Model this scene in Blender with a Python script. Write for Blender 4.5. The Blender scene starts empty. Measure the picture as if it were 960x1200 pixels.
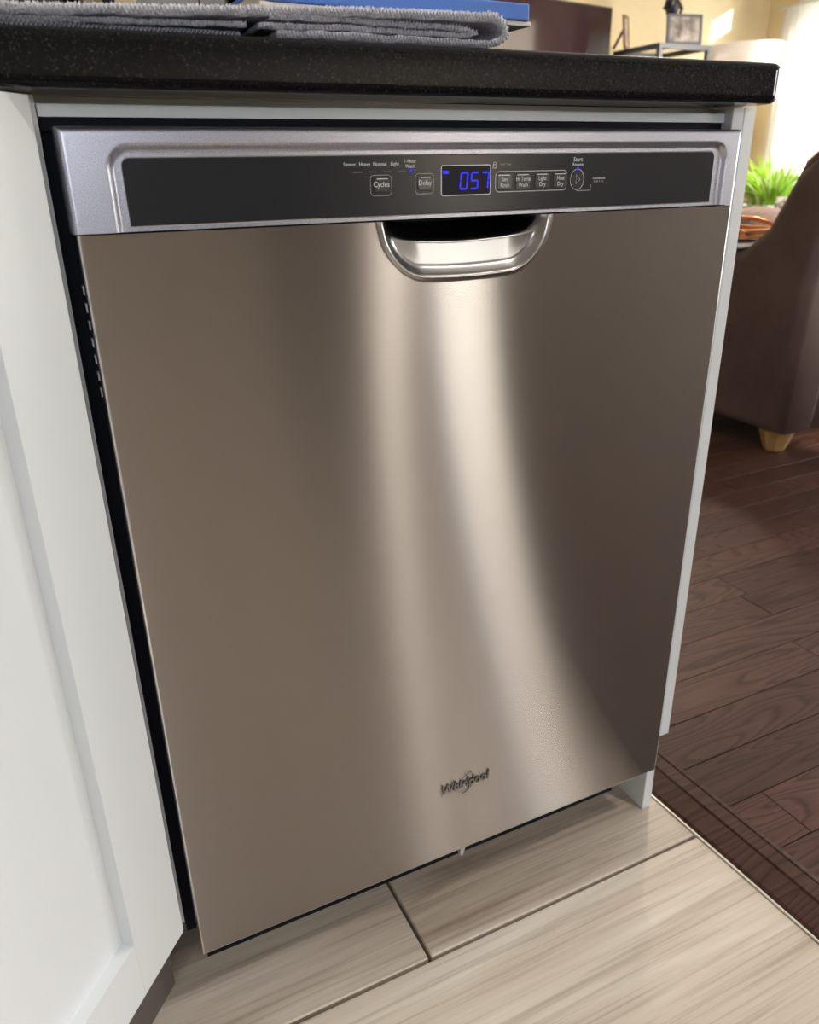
import bpy, bmesh, math, random
from mathutils import Vector, Matrix
random.seed(7)
sc = bpy.context.scene
COL = sc.collection
PI = math.pi

# ------------------------------------------------------------------ camera
cam_d = bpy.data.cameras.new('camera')
cam = bpy.data.objects.new('camera', cam_d)
COL.objects.link(cam)
rows = [(0.89834623, -0.43895208, -0.01717906), (-0.18903045, -0.35097166, -0.91710762), (0.39653694, 0.82712753, -0.39826938)]
rx, dn, fw = [Vector(r).normalized() for r in rows]
m = Matrix((rx, -dn, -fw)).transposed().to_4x4()
m.translation = Vector((-0.0444, -0.6033, 0.8269))
cam.matrix_world = m
cam_d.sensor_fit = 'VERTICAL'; cam_d.sensor_height = 36.0; cam_d.lens = 27.714
cam_d.clip_start = 0.02; cam_d.clip_end = 200
cam_d.dof.use_dof = True; cam_d.dof.focus_distance = 0.72; cam_d.dof.aperture_fstop = 9.0
sc.camera = cam

# ------------------------------------------------------------------ view, world, lights
vs = sc.view_settings
sc.display_settings.display_device = 'sRGB'
vs.view_transform = 'Standard'; vs.look = 'None'; vs.gamma = 1.0; vs.use_curve_mapping = False
vs.exposure = 0.12
sc.cycles.max_bounces = 8; sc.cycles.diffuse_bounces = 4; sc.cycles.glossy_bounces = 5
sc.cycles.transparent_max_bounces = 12; sc.cycles.transmission_bounces = 6
sc.cycles.sample_clamp_indirect = 6.0
sc.cycles.caustics_reflective = False; sc.cycles.caustics_refractive = False

world = bpy.data.worlds.new('world'); sc.world = world; world.use_nodes = True
wn = world.node_tree.nodes; wl = world.node_tree.links
sky = wn.new('ShaderNodeTexSky'); sky.sky_type = 'NISHITA'; sky.sun_disc = False
sky.sun_elevation = math.radians(20); sky.sun_rotation = math.radians(135)
wn['Background'].inputs['Strength'].default_value = 0.35
wl.new(sky.outputs['Color'], wn['Background'].inputs['Color'])

def sun(direction, energy, color, angle=0.6):
    d = bpy.data.lights.new('sun', 'SUN'); d.energy = energy; d.color = color; d.angle = math.radians(angle)
    o = bpy.data.objects.new('sun', d); COL.objects.link(o)
    o.rotation_euler = Vector(direction).to_track_quat('-Z', 'Y').to_euler()
    o.location = (8, -2, 5)
def area(name, loc, direction, sx, sy, power, color=(1, 1, 1)):
    d = bpy.data.lights.new(name, 'AREA'); d.shape = 'RECTANGLE'; d.size = sx; d.size_y = sy; d.energy = power; d.color = color
    o = bpy.data.objects.new(name, d); COL.objects.link(o)
    o.location = loc; o.rotation_euler = Vector(direction).to_track_quat('-Z', 'Z').to_euler()
def spot(name, loc, power, color, size=0.06, ang=120):
    d = bpy.data.lights.new(name, 'SPOT'); d.energy = power; d.color = color; d.shadow_soft_size = size
    d.spot_size = math.radians(ang); d.spot_blend = 0.5
    o = bpy.data.objects.new(name, d); COL.objects.link(o); o.location = loc

sun((-1.0, 1.0, -0.5), 14.0, (1.0, 0.93, 0.82))
area('daylight_east', (5.42, 0.75, 1.1), (-1, 0, 0), 3.8, 1.9, 330, (0.95, 0.97, 1.0))
area('daylight_east_end', (5.42, 3.5, 1.1), (-1, 0, 0), 0.7, 1.9, 90, (0.97, 0.98, 1.0))
area('added_reflection_light', (2.27, -3.55, 1.05), (0, 1, 0), 0.46, 1.9, 11, (0.78, 0.88, 1.0))  # added for a bright strip in the steel, source unseen
area('added_front_light', (-0.6, -3.55, 1.33), (0, 1, 0), 1.5, 0.55, 36, (0.88, 0.93, 1.0))  # added behind the camera as low front light, source unseen
area('added_side_light', (5.42, -2.3, 1.3), (-1, 0, 0), 1.6, 0.7, 160, (0.93, 0.96, 1.0))  # added to light the cabinet door from the right, source unseen
for lx, ly in ((1.8, -3.0), (0.30, 0.03), (1.14, -1.0), (-0.9, -2.3), (1.70, -2.3)):  # first one is added to brighten the unseen door that the steel reflects
    spot('downlight', (lx, ly, 2.47), 46 if lx < 1.6 else 30, (1.0, 0.93, 0.84))
spot('added_living_fill', (3.2, 2.6, 2.47), 150, (1.0, 0.85, 0.66), 0.1, 150)  # warm fill added to brighten the living room

# ------------------------------------------------------------------ helpers
def link(o, parent=None):
    COL.objects.link(o)
    if parent is not None:
        o.parent = parent
    return o
def tag(o, label=None, cat=None, group=None, kind=None):
    if label: o['label'] = label
    if cat: o['category'] = cat
    if group: o['group'] = group
    if kind: o['kind'] = kind
    return o
def thing(name, label, cat, loc=(0, 0, 0), rz=0.0, group=None):
    o = bpy.data.objects.new(name, None); o.location = loc; o.rotation_euler = (0, 0, rz)
    o.empty_display_size = 0.05
    link(o); return tag(o, label, cat, group)
def build(name, bm, mats, parent=None, smooth=False, weld=False):
    """Link a bmesh as one object. Coordinates are in the parent's frame."""
    me = bpy.data.meshes.new(name)
    bmesh.ops.recalc_face_normals(bm, faces=bm.faces[:]) if weld else None
    bm.to_mesh(me); bm.free()
    for k in (mats if isinstance(mats, (list, tuple)) else [mats]): me.materials.append(k)
    if smooth:
        for p in me.polygons: p.use_smooth = True
    return link(bpy.data.objects.new(name, me), parent)
def struct(name, bm, mats, parent=None, **k):
    o = build(name, bm, mats, parent, **k)
    if parent is None: o['kind'] = 'structure'
    return o
def new(): return bmesh.new()
def box(bm, a, b, bev=0.0, seg=2, mi=0):
    x0, y0, z0 = a; x1, y1, z1 = b
    vs_ = [bm.verts.new(p) for p in ((x0,y0,z0),(x1,y0,z0),(x1,y1,z0),(x0,y1,z0),(x0,y0,z1),(x1,y0,z1),(x1,y1,z1),(x0,y1,z1))]
    fs = [bm.faces.new([vs_[i] for i in q]) for q in ((3,2,1,0),(4,5,6,7),(0,1,5,4),(1,2,6,5),(2,3,7,6),(3,0,4,7))]
    for f in fs: f.material_index = mi
    if bev > 0:
        es = list({e for f in fs for e in f.edges})
        r = bmesh.ops.bevel(bm, geom=es, offset=bev, segments=seg, affect='EDGES', profile=0.5)
        for f in r['faces']: f.material_index = mi
    return fs
def obox(name, a, b, mat_, parent=None, bev=0.0, seg=2, smooth=False):
    bm = new(); box(bm, a, b, bev, seg); return build(name, bm, mat_, parent, smooth)
def prism(bm, pts, z0, z1, bev=0.0, seg=3, axis='z'):
    """Extrude a CCW polygon. axis 'y': pts are (x,z) and z0..z1 is the y range."""
    if axis == 'z': f3 = lambda p, h: (p[0], p[1], h)
    elif axis == 'y': f3 = lambda p, h: (p[0], h, p[1])
    else: f3 = lambda p, h: (h, p[0], p[1])
    n = len(pts)
    lo = [bm.verts.new(f3(p, z0)) for p in pts]; hi = [bm.verts.new(f3(p, z1)) for p in pts]
    fs = [bm.faces.new(lo[::-1]), bm.faces.new(hi)]
    for i in range(n): fs.append(bm.faces.new((lo[i], lo[(i+1)%n], hi[(i+1)%n], hi[i])))
    bmesh.ops.recalc_face_normals(bm, faces=fs)
    if bev > 0:
        es = list({e for f in fs[:2] for e in f.edges})
        bmesh.ops.bevel(bm, geom=es, offset=bev, segments=seg, affect='EDGES', profile=0.5)
def tube(bm, pts, r, n=8, closed=False):
    pts = [Vector(p) for p in pts]; N = len(pts); rings = []
    rr = r if isinstance(r, (list, tuple)) else [r]*N
    up = Vector((0.12, 0.2, 1)).normalized()
    for i, p in enumerate(pts):
        a = pts[(i-1) % N] if (closed or i > 0) else p
        b = pts[(i+1) % N] if (closed or i < N-1) else p
        t = (b-a).normalized()
        s = t.cross(up)
        if s.length < 1e-3: s = t.cross(Vector((1, 0, 0)))
        s.normalize(); q = s.cross(t)
        rings.append([bm.verts.new(p + (s*math.cos(2*PI*k/n) + q*math.sin(2*PI*k/n))*rr[i]) for k in range(n)])
    for i in range(N if closed else N-1):
        A = rings[i]; B = rings[(i+1) % N]
        for k in range(n): bm.faces.new((A[k], A[(k+1)%n], B[(k+1)%n], B[k]))
    if not closed:
        bm.faces.new(rings[0][::-1]); bm.faces.new(rings[-1])
def lathe(bm, prof, n=32, cx=0, cy=0):
    rings = []
    for r, z in prof:
        if r < 1e-6: rings.append([bm.verts.new((cx, cy, z))])
        else: rings.append([bm.verts.new((cx + r*math.cos(2*PI*k/n), cy + r*math.sin(2*PI*k/n), z)) for k in range(n)])
    for A, B in zip(rings, rings[1:]):
        for k in range(n):
            k2 = (k+1) % n
            if len(A) == 1 and len(B) == 1: continue
            if len(A) == 1: bm.faces.new((A[0], B[k2], B[k]))
            elif len(B) == 1: bm.faces.new((A[k], A[k2], B[0]))
            else: bm.faces.new((A[k], A[k2], B[k2], B[k]))
def ramp01(t):
    t = max(0.0, min(1.0, t)); return t*t*(3-2*t)
def rrect(x0, z0, x1, z1, r, n=6):
    pts = []
    for cx, cz, a0 in ((x1-r, z0+r, -PI/2), (x1-r, z1-r, 0), (x0+r, z1-r, PI/2), (x0+r, z0+r, PI)):
        for i in range(n+1):
            a = a0 + PI/2*i/n; pts.append((cx + r*math.cos(a), cz + r*math.sin(a)))
    return pts

# ------------------------------------------------------------------ materials
def mat(name, col, rough=0.5, metal=0.0, spec=0.5, **kw):
    M = bpy.data.materials.new(name); M.use_nodes = True
    nt = M.node_tree; b = nt.nodes['Principled BSDF']
    b.inputs['Base Color'].default_value = (*col, 1); b.inputs['Roughness'].default_value = rough
    b.inputs['Metallic'].default_value = metal; b.inputs['Specular IOR Level'].default_value = spec
    for k, v in kw.items():
        b.inputs[k.replace('_', ' ')].default_value = v
    return M
def N(M, t, **kw):
    n = M.node_tree.nodes.new(t)
    for k, v in kw.items():
        if hasattr(n, k): setattr(n, k, v)
        else: n.inputs[k.replace('_', ' ')].default_value = v
    return n
def L(M, a, b): M.node_tree.links.new(a, b)
def bsdf(M): return M.node_tree.nodes['Principled BSDF']
def coords(M, scale=(1, 1, 1), rot=(0, 0, 0), kind='Object'):
    t = N(M, 'ShaderNodeTexCoord'); mp = N(M, 'ShaderNodeMapping')
    mp.inputs['Scale'].default_value = scale; mp.inputs['Rotation'].default_value = rot
    L(M, t.outputs[kind], mp.inputs['Vector']); return mp.outputs['Vector']
def ramp(M, fac, stops):
    r = N(M, 'ShaderNodeValToRGB'); e = r.color_ramp.elements
    e[0].position, e[0].color = stops[0][0], (*stops[0][1], 1); e[1].position, e[1].color = stops[-1][0], (*stops[-1][1], 1)
    for p, c in stops[1:-1]:
        q = e.new(p); q.color = (*c, 1)
    L(M, fac, r.inputs['Fac']); return r.outputs['Color']
def noise(M, vec, scale, detail=4, rough=0.55, dist=0.0):
    n = N(M, 'ShaderNodeTexNoise'); n.inputs['Scale'].default_value = scale; n.inputs['Detail'].default_value = detail
    n.inputs['Roughness'].default_value = rough; n.inputs['Distortion'].default_value = dist
    L(M, vec, n.inputs['Vector']); return n.outputs['Fac']
def bump(M, h, strength=0.2, dist=0.002):
    b = N(M, 'ShaderNodeBump'); b.inputs['Strength'].default_value = strength; b.inputs['Distance'].default_value = dist
    L(M, h, b.inputs['Height']); L(M, b.outputs['Normal'], bsdf(M).inputs['Normal'])
def emit(name, col, s):
    M = mat(name, (0, 0, 0), 0.4); bsdf(M).inputs['Emission Color'].default_value = (*col, 1); bsdf(M).inputs['Emission Strength'].default_value = s
    return M
def noisy(name, col, var, scale, rough=0.5, bstr=0.0, bdist=0.001, vec_scale=(1, 1, 1), **k):
    M = mat(name, col, rough, **k); v = coords(M, vec_scale); f = noise(M, v, scale)
    c0 = tuple(max(0, c*(1-var)) for c in col); c1 = tuple(min(1, c*(1+var)) for c in col)
    L(M, ramp(M, f, [(0.3, c0), (0.7, c1)]), bsdf(M).inputs['Base Color'])
    if bstr: bump(M, f, bstr, bdist)
    return M

# brushed stainless steel: grain runs along x, so reflections smear along z
def steel_mat(name, col, alpha_r, aniso):
    M = mat(name, col, 0.3, 1.0); n = M.node_tree.nodes; n.remove(bsdf(M))
    g = N(M, 'ShaderNodeBsdfAnisotropic'); g.inputs['Anisotropy'].default_value = aniso
    t = N(M, 'ShaderNodeCombineXYZ'); t.inputs[0].default_value = 1.0
    L(M, t.outputs[0], g.inputs['Tangent'])
    v = coords(M, (14, 14, 2200)); f = noise(M, v, 1.0, 3)
    mx = N(M, 'ShaderNodeMath', operation='MULTIPLY_ADD'); L(M, f, mx.inputs[0]); mx.inputs[1].default_value = 0.02; mx.inputs[2].default_value = alpha_r-0.01
    L(M, mx.outputs[0], g.inputs['Roughness'])
    L(M, ramp(M, f, [(0.25, tuple(c*0.965 for c in col)), (0.75, tuple(min(1, c*1.035) for c in col))]), g.inputs['Color'])
    L(M, g.outputs[0], n['Material Output'].inputs['Surface'])
    return M
STEEL = steel_mat('brushed_steel', (0.405, 0.380, 0.362), 0.25, 0.82)
STEEL_LIP = mat('polished_steel', (0.36, 0.35, 0.34), 0.24, 1.0)
STEEL_EDGE = mat('steel_edge', (0.72, 0.71, 0.70), 0.22, 1.0)
CHROME = mat('chrome', (0.22, 0.215, 0.21), 0.14, 1.0)
BLACK = mat('black_plastic', (0.006, 0.007, 0.011), 0.45, 0.0, 0.15)
RUBBER = mat('black_rubber', (0.004, 0.005, 0.009), 0.6, 0.0, 0.1)
VENT_GLINT = mat('vent_glint_grey', (0.75, 0.75, 0.76), 0.3, 0.3)  # pale colour imitates light caught in the door's side slots
SILVER = mat('silver_paint', (0.40, 0.40, 0.43), 0.34, 0.9)
_v = coords(SILVER, (1, 1, 1)); _f = noise(SILVER, _v, 1500, 2)
L(SILVER, ramp(SILVER, _f, [(0.35, (0.33, 0.33, 0.38)), (0.68, (0.55, 0.56, 0.65))]), bsdf(SILVER).inputs['Base Color'])
SMOKED = mat('smoked_panel', (0.022, 0.023, 0.027), 0.2, 0.0, 0.25)
PRINT = mat('grey_print', (0.62, 0.63, 0.66), 0.5)
PRINT_DIM = mat('dim_print', (0.30, 0.31, 0.33), 0.5)
BUTTON = mat('button_face', (0.020, 0.021, 0.024), 0.22)
DISP = mat('display_glass', (0.006, 0.006, 0.012), 0.3, 0.0, 0.12)
LEDOFF = mat('dark_led', (0.006, 0.006, 0.008), 0.3)
BLUE_LED = emit('blue_led', (0.008, 0.012, 1.0), 1.0)
GRANITE = mat('black_granite', (0.012, 0.012, 0.013), 0.13, 0.0, 0.12)
_v = coords(GRANITE); _f = noise(GRANITE, _v, 520, 3, 0.6)
L(GRANITE, ramp(GRANITE, _f, [(0.50, (0.004, 0.004, 0.005)), (0.62, (0.010, 0.010, 0.010)), (0.76, (0.060, 0.058, 0.054))]), bsdf(GRANITE).inputs['Base Color'])
WHITE = mat('white_lacquer', (0.68, 0.71, 0.73), 0.32)
WHITE_PANEL = mat('white_panel', (0.69, 0.72, 0.74), 0.35)
TOEKICK = mat('shaded_toe_kick', (0.10, 0.085, 0.075), 0.6)  # brown holds the shade below the cabinet door
GROUT = noisy('grey_grout', (0.17, 0.145, 0.12), 0.2, 90, 0.9)

def tile_mat():
    M = mat('wood_look_tile', (0.55, 0.50, 0.44), 0.33); b = bsdf(M)
    oi = N(M, 'ShaderNodeObjectInfo')
    tc = N(M, 'ShaderNodeTexCoord')
    add = N(M, 'ShaderNodeVectorMath', operation='MULTIPLY_ADD')
    L(M, oi.outputs['Random'], add.inputs[0]); add.inputs[1].default_value = (7, 13, 3); L(M, tc.outputs['Object'], add.inputs[2])
    mp = N(M, 'ShaderNodeMapping'); mp.inputs['Scale'].default_value = (0.9, 9, 9); L(M, add.outputs[0], mp.inputs['Vector'])
    f1 = noise(M, mp.outputs[0], 1.6, 5, 0.6, 0.9)
    mp2 = N(M, 'ShaderNodeMapping'); mp2.inputs['Scale'].default_value = (1.6, 85, 85); L(M, add.outputs[0], mp2.inputs['Vector'])
    f2 = noise(M, mp2.outputs[0], 2.0, 3, 0.6, 0.4)
    c1 = ramp(M, f1, [(0.28, (0.37, 0.295, 0.235)), (0.40, (0.52, 0.435, 0.36)), (0.55, (0.60, 0.52, 0.44)), (0.72, (0.70, 0.635, 0.555))])
    c2 = ramp(M, f2, [(0.34, (0.52, 0.49, 0.46)), (0.50, (0.94, 0.93, 0.92)), (0.62, (1, 1, 1))])
    mx = N(M, 'ShaderNodeMix', data_type='RGBA', blend_type='MULTIPLY'); mx.inputs['Factor'].default_value = 0.55
    L(M, c1, mx.inputs[6]); L(M, c2, mx.inputs[7]); L(M, mx.outputs[2], b.inputs['Base Color'])
    bump(M, f2, 0.08, 0.001); return M
TILE = tile_mat()
def plank_mat():
    M = mat('dark_oak', (0.06, 0.03, 0.024), 0.45, 0.0, 0.16); b = bsdf(M)
    oi = N(M, 'ShaderNodeObjectInfo'); tc = N(M, 'ShaderNodeTexCoord')
    add = N(M, 'ShaderNodeVectorMath', operation='MULTIPLY_ADD')
    L(M, oi.outputs['Random'], add.inputs[0]); add.inputs[1].default_value = (9, 5, 4); L(M, tc.outputs['Object'], add.inputs[2])
    mp = N(M, 'ShaderNodeMapping'); mp.inputs['Scale'].default_value = (1.3, 10, 10); L(M, add.outputs[0], mp.inputs['Vector'])
    # cathedral grain: rings of a stretched noise field
    f0 = noise(M, mp.outputs[0], 1.1, 2, 0.45, 0.2)
    k = N(M, 'ShaderNodeMath', operation='MULTIPLY'); L(M, f0, k.inputs[0]); k.inputs[1].default_value = 22.0
    fr = N(M, 'ShaderNodeMath', operation='FRACT'); L(M, k.outputs[0], fr.inputs[0])
    mp2 = N(M, 'ShaderNodeMapping'); mp2.inputs['Scale'].default_value = (5, 220, 220); L(M, add.outputs[0], mp2.inputs['Vector'])
    f2 = noise(M, mp2.outputs[0], 1.5, 3, 0.6)
    c1 = ramp(M, fr.outputs[0], [(0.0, (0.042, 0.014, 0.009)), (0.22, (0.080, 0.034, 0.024)), (0.8, (0.104, 0.047, 0.034)), (1.0, (0.050, 0.018, 0.012))])
    c2 = ramp(M, f2, [(0.3, (0.75, 0.73, 0.71)), (0.6, (1, 1, 1))])
    mx = N(M, 'ShaderNodeMix', data_type='RGBA', blend_type='MULTIPLY'); mx.inputs['Factor'].default_value = 0.7
    L(M, c1, mx.inputs[6]); L(M, c2, mx.inputs[7])
    rv = N(M, 'ShaderNodeMath', operation='MULTIPLY_ADD'); L(M, oi.outputs['Random'], rv.inputs[0]); rv.inputs[1].default_value = 0.35; rv.inputs[2].default_value = 0.50
    hs = N(M, 'ShaderNodeHueSaturation'); L(M, mx.outputs[2], hs.inputs['Color']); L(M, rv.outputs[0], hs.inputs['Value'])
    L(M, hs.outputs[0], b.inputs['Base Color'])
    bump(M, fr.outputs[0], 0.12, 0.0006); return M
OAK = plank_mat()
UNDER = mat('dark_underlay', (0.045, 0.019, 0.014), 0.7)
CREAM = noisy('cream_wall_paint', (0.80, 0.66, 0.42), 0.02, 20, 0.75)
TAN = noisy('tan_wall_paint', (0.30, 0.255, 0.21), 0.03, 20, 0.75)
CEIL = noisy('white_ceiling_paint', (0.72, 0.70, 0.66), 0.02, 30, 0.85)
TRIMW = mat('white_trim_paint', (0.80, 0.79, 0.76), 0.4)
GLASS = bpy.data.materials.new('clear_pane'); GLASS.use_nodes = True
_n = GLASS.node_tree.nodes; _n.remove(_n['Principled BSDF'])
_t = N(GLASS, 'ShaderNodeBsdfTransparent'); _g = N(GLASS, 'ShaderNodeBsdfGlossy'); _g.inputs['Roughness'].default_value = 0.02
_x = N(GLASS, 'ShaderNodeMixShader'); _x.inputs[0].default_value = 0.06
L(GLASS, _t.outputs[0], _x.inputs[1]); L(GLASS, _g.outputs[0], _x.inputs[2]); L(GLASS, _x.outputs[0], _n['Material Output'].inputs['Surface'])
def sheer(name, col, fac):
    M = mat(name, col, 0.9); b = bsdf(M); n = M.node_tree.nodes
    tr = N(M, 'ShaderNodeBsdfTranslucent'); tr.inputs['Color'].default_value = (*col, 1)
    x = N(M, 'ShaderNodeMixShader'); x.inputs[0].default_value = fac
    L(M, b.outputs[0], x.inputs[1]); L(M, tr.outputs[0], x.inputs[2]); L(M, x.outputs[0], n['Material Output'].inputs['Surface']); return M
CURTAIN = sheer('sheer_curtain', (0.88, 0.88, 0.86), 0.6)
SHADE = sheer('lamp_shade_cloth', (0.84, 0.80, 0.78), 0.35)
LEAF = sheer('grass_green_leaf', (0.30, 0.52, 0.05), 0.45)
LEAF_PALE = sheer('pale_leaf', (0.62, 0.74, 0.35), 0.4)
TV_SCREEN = mat('tv_screen', (0.040, 0.022, 0.027), 0.08, 0.0, 0.4)
TV_BODY = mat('tv_bezel', (0.012, 0.011, 0.012), 0.35)
STAND = mat('dark_metal_frame', (0.085, 0.095, 0.115), 0.4, 0.4)
CLEAR = mat('clear_glass', (0.95, 0.97, 0.97), 0.03, 0.0, 0.5, Transmission_Weight=1.0, IOR=1.3)
PHOTO_A = noisy('dark_photo_print', (0.22, 0.19, 0.18), 0.85, 16, 0.35)
PHOTO_B = noisy('pale_photo_print', (0.55, 0.52, 0.48), 0.4, 20, 0.35)
WOODFRAME = noisy('red_brown_frame', (0.24, 0.12, 0.08), 0.2, 30, 0.45)
LEATHER = noisy('brown_leather', (0.098, 0.060, 0.050), 0.22, 7, 0.55, 0.25, 0.004)
FOOTWOOD = noisy('honey_wood', (0.42, 0.24, 0.09), 0.18, 14, 0.4, vec_scale=(1, 1, 0.2))
COPPER = mat('copper', (0.80, 0.36, 0.16), 0.24, 1.0)
BLANKET = noisy('cream_blanket', (0.74, 0.69, 0.64), 0.08, 60, 0.95, 0.4, 0.003)
PINK = noisy('dusty_pink_cloth', (0.50, 0.36, 0.33), 0.12, 40, 0.95, 0.4, 0.003)
BLACKCLOTH = noisy('black_cloth', (0.018, 0.017, 0.018), 0.3, 60, 0.95)
PEBBLE = mat('pebble_print_cloth', (0.8, 0.8, 0.78), 0.9)
_v = coords(PEBBLE); _vo = N(PEBBLE, 'ShaderNodeTexVoronoi'); _vo.feature = 'DISTANCE_TO_EDGE'; _vo.inputs['Scale'].default_value = 14; L(PEBBLE, _v, _vo.inputs['Vector'])
L(PEBBLE, ramp(PEBBLE, _vo.outputs['Distance'], [(0.02, (0.28, 0.27, 0.29)), (0.12, (0.80, 0.79, 0.78))]), bsdf(PEBBLE).inputs['Base Color'])
POT = mat('white_glazed_pot', (0.80, 0.79, 0.76), 0.3)
SOIL = noisy('potting_soil', (0.05, 0.035, 0.025), 0.4, 60, 0.95)
LAWN = noisy('lawn', (0.16, 0.26, 0.07), 0.3, 3, 0.95)
BLUECOVER = mat('blue_book_cover', (0.055, 0.165, 0.55), 0.42)
PAPER = noisy('cream_paper', (0.72, 0.68, 0.58), 0.12, 200, 0.9, vec_scale=(1, 1, 30))
GREYBIN = noisy('grey_painted_metal', (0.24, 0.24, 0.25), 0.06, 50, 0.45)
DARKWOOD = noisy('dark_brown_wood', (0.035, 0.018, 0.018), 0.25, 12, 0.5)
KRAFT = noisy('beige_card', (0.62, 0.50, 0.33), 0.1, 40, 0.8)
TOWEL = noisy('grey_terry', (0.50, 0.50, 0.56), 0.25, 420, 0.98, 1.0, 0.002)
TOWEL_NAVY = noisy('navy_towel_back', (0.055, 0.062, 0.10), 0.35, 420, 0.98, 0.8, 0.002)
THREAD = noisy('grey_stitching', (0.36, 0.37, 0.40), 0.3, 300, 0.9)

# ------------------------------------------------------------------ room shell
def quad_piece(bm, x0l, x0h, x1l, x1h, y0, y1, z0, z1, ch=0.0015):
    lo = [(x0l, y0), (x1l, y0), (x1h, y1), (x0h, y1)]
    cx = sum(p[0] for p in lo)/4; cy = (y0+y1)/2
    a = [bm.verts.new((p[0], p[1], z0)) for p in lo]; b = [bm.verts.new((p[0], p[1], z1-ch)) for p in lo]
    c = [bm.verts.new((p[0] + math.copysign(ch, cx-p[0]), p[1] + math.copysign(ch, cy-p[1]), z1)) for p in lo]
    for i in range(4):
        j = (i+1) % 4
        bm.faces.new((a[i], a[j], b[j], b[i])); bm.faces.new((b[i], b[j], c[j], c[i]))
    bm.faces.new(c)
XB = lambda y: 0.6405 - 0.041*y            # where the tile meets the dark wood
E, NTH, S, W, H = 5.2, 4.2, -3.4, -2.2, 2.5
bm = new(); box(bm, (W, S, -0.06), (E, NTH, -0.010))
floor = struct('floor', bm, GROUT)
bm = new(); quad_piece(bm, XB(S)+0.003, XB(0.85)+0.003, E, E, S, 0.85, -0.0105, 0.0005); box(bm, (0.62, 0.85, -0.0105), (E, NTH, 0.0005)); build('underlay', bm, UNDER, floor)
G = 0.0022                                  # half a grout joint
TW, TL = 0.335, 0.92
def xoff(r): return 0.238 if r == 0 else 0.238 - 0.307*((-r) % 3) - 0.0
for r in range(-10, 3):
    y0 = -0.0485 + r*TW; y1 = y0 + TW
    if y0 < S: y0 = S
    if y1 > 0.62: y1 = 0.62
    x = xoff(r) - 6*TL
    while x < 0.65:
        a, b = max(x, W), x + TL
        x += TL
        if b <= W + 0.02: continue
        bl, bh = min(b, XB(y0)-0.004), min(b, XB(y1)-0.004)
        if bl - a < 0.02: continue
        g2 = G if b < 0.6 else 0
        bm = new(); quad_piece(bm, a+G, a+G, bl-g2, bh-g2, y0+G, y1-G, -0.0105, 0.0)
        build('tile', bm, TILE, floor)
# thin pale metal edging between tile and wood
bm = new(); quad_piece(bm, XB(S)-0.0035, XB(0.62)-0.0035, XB(S)-0.001, XB(0.62)-0.001, S, 0.62, -0.0105, 0.0015, 0.0004)
struct('trim_1', bm, mat('pale_edging', (0.70, 0.66, 0.58), 0.35, 0.3))
# dark reducer moulding with two grooves
prof = [(0.0, -0.0105), (0.0, 0.002), (0.004, 0.0045), (0.036, 0.0075), (0.038, 0.006), (0.0405, 0.0085), (0.060, 0.0085), (0.062, 0.006), (0.064, 0.008), (0.071, 0.007), (0.072, -0.0105)]
bm = new(); A = [bm.verts.new((XB(S)+p, S, z)) for p, z in prof]; B = [bm.verts.new((XB(0.9)+p, 0.9, z)) for p, z in prof]
for i in range(len(prof)-1): bm.faces.new((A[i], A[i+1], B[i+1], B[i]))
trim2 = struct('trim_2', bm, OAK)
# dark oak planks: individual where the photograph sees them, the rest joined
PW = 0.084
rest = new()
r = -42
y = 0.0508 - PW*41
while y < NTH:
    y0, y1 = y, min(y+PW, NTH)
    x = XB(y0) + 0.0725 - random.uniform(0.1, 0.9)
    first = True
    while x < E:
        ln = random.uniform(0.6, 1.3); a, b = x, min(x+ln, E); x += ln
        s0l, s0h = (XB(y0)+0.0722, XB(y1)+0.0722) if y0 < 0.85 else (0.62 if y0 > 0.85 else a, 0.62)
        al, ah = max(a, s0l), max(a, s0h)
        if b - al < 0.04: continue
        near = -0.62 < y0 < 1.9 and al < 3.4
        z1 = 0.0035 + random.uniform(0, 0.0008)
        t = new() if near else rest
        quad_piece(t, al+0.0006, ah+0.0006, b-0.0006, b-0.0006, y0+0.0007, y1-0.0007, -0.0105, z1, 0.0005)
        if near: build('plank', t, OAK, floor)
    y += PW
# living room behind the peninsula, west part
box(rest, (W, 0.625, -0.0105), (0.618, NTH, 0.0035))
o = build('planks', rest, OAK, floor); o['kind'] = 'stuff'

bm = new(); box(bm, (W, S, H), (E, NTH, H+0.05)); struct('ceiling', bm, CEIL)
bm = new(); box(bm, (W-0.12, NTH, -0.06), (E+0.12, NTH+0.12, H+0.05)); struct('wall_north', bm, CREAM)
bm = new(); box(bm, (W-0.12, S, -0.06), (W, NTH, H+0.05)); struct('wall_west', bm, TAN)
def holed_wall(name, axis, const, thick, lo, hi, holes, mat_):
    """A wall with rectangular openings: holes = (u0, u1, z0, z1), sorted along the wall."""
    bm = new()
    def slab(u0, u1, z0, z1):
        if u1-u0 < 1e-4 or z1-z0 < 1e-4: return
        c0, c1 = sorted((const, const+thick))
        if axis == 'y': box(bm, (c0, u0, z0), (c1, u1, z1))
        else: box(bm, (u0, c0, z0), (u1, c1, z1))
    u = lo
    for k in holes:
        u0, u1 = k[0], k[1]
        slab(u, u0, -0.06, H+0.05)
        z = -0.06
        for z0, z1 in k[2]: slab(u0, u1, z, z0); z = z1
        slab(u0, u1, z, H+0.05); u = u1
    slab(u, hi, -0.06, H+0.05)
    return struct(name, bm, mat_)
holed_wall('wall_east', 'y', E, 0.12, S, NTH, [(-3.1, -1.5, [(0.95, 1.65)]), (-1.15, 2.65, [(0.06, 2.05)]), (3.15, 3.54, [(0.06, 1.80)]), (3.54, 3.84, [(0.06, 1.80), (1.87, 2.06)]), (3.84, 3.86, [(0.06, 1.80)])], CREAM)
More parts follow.
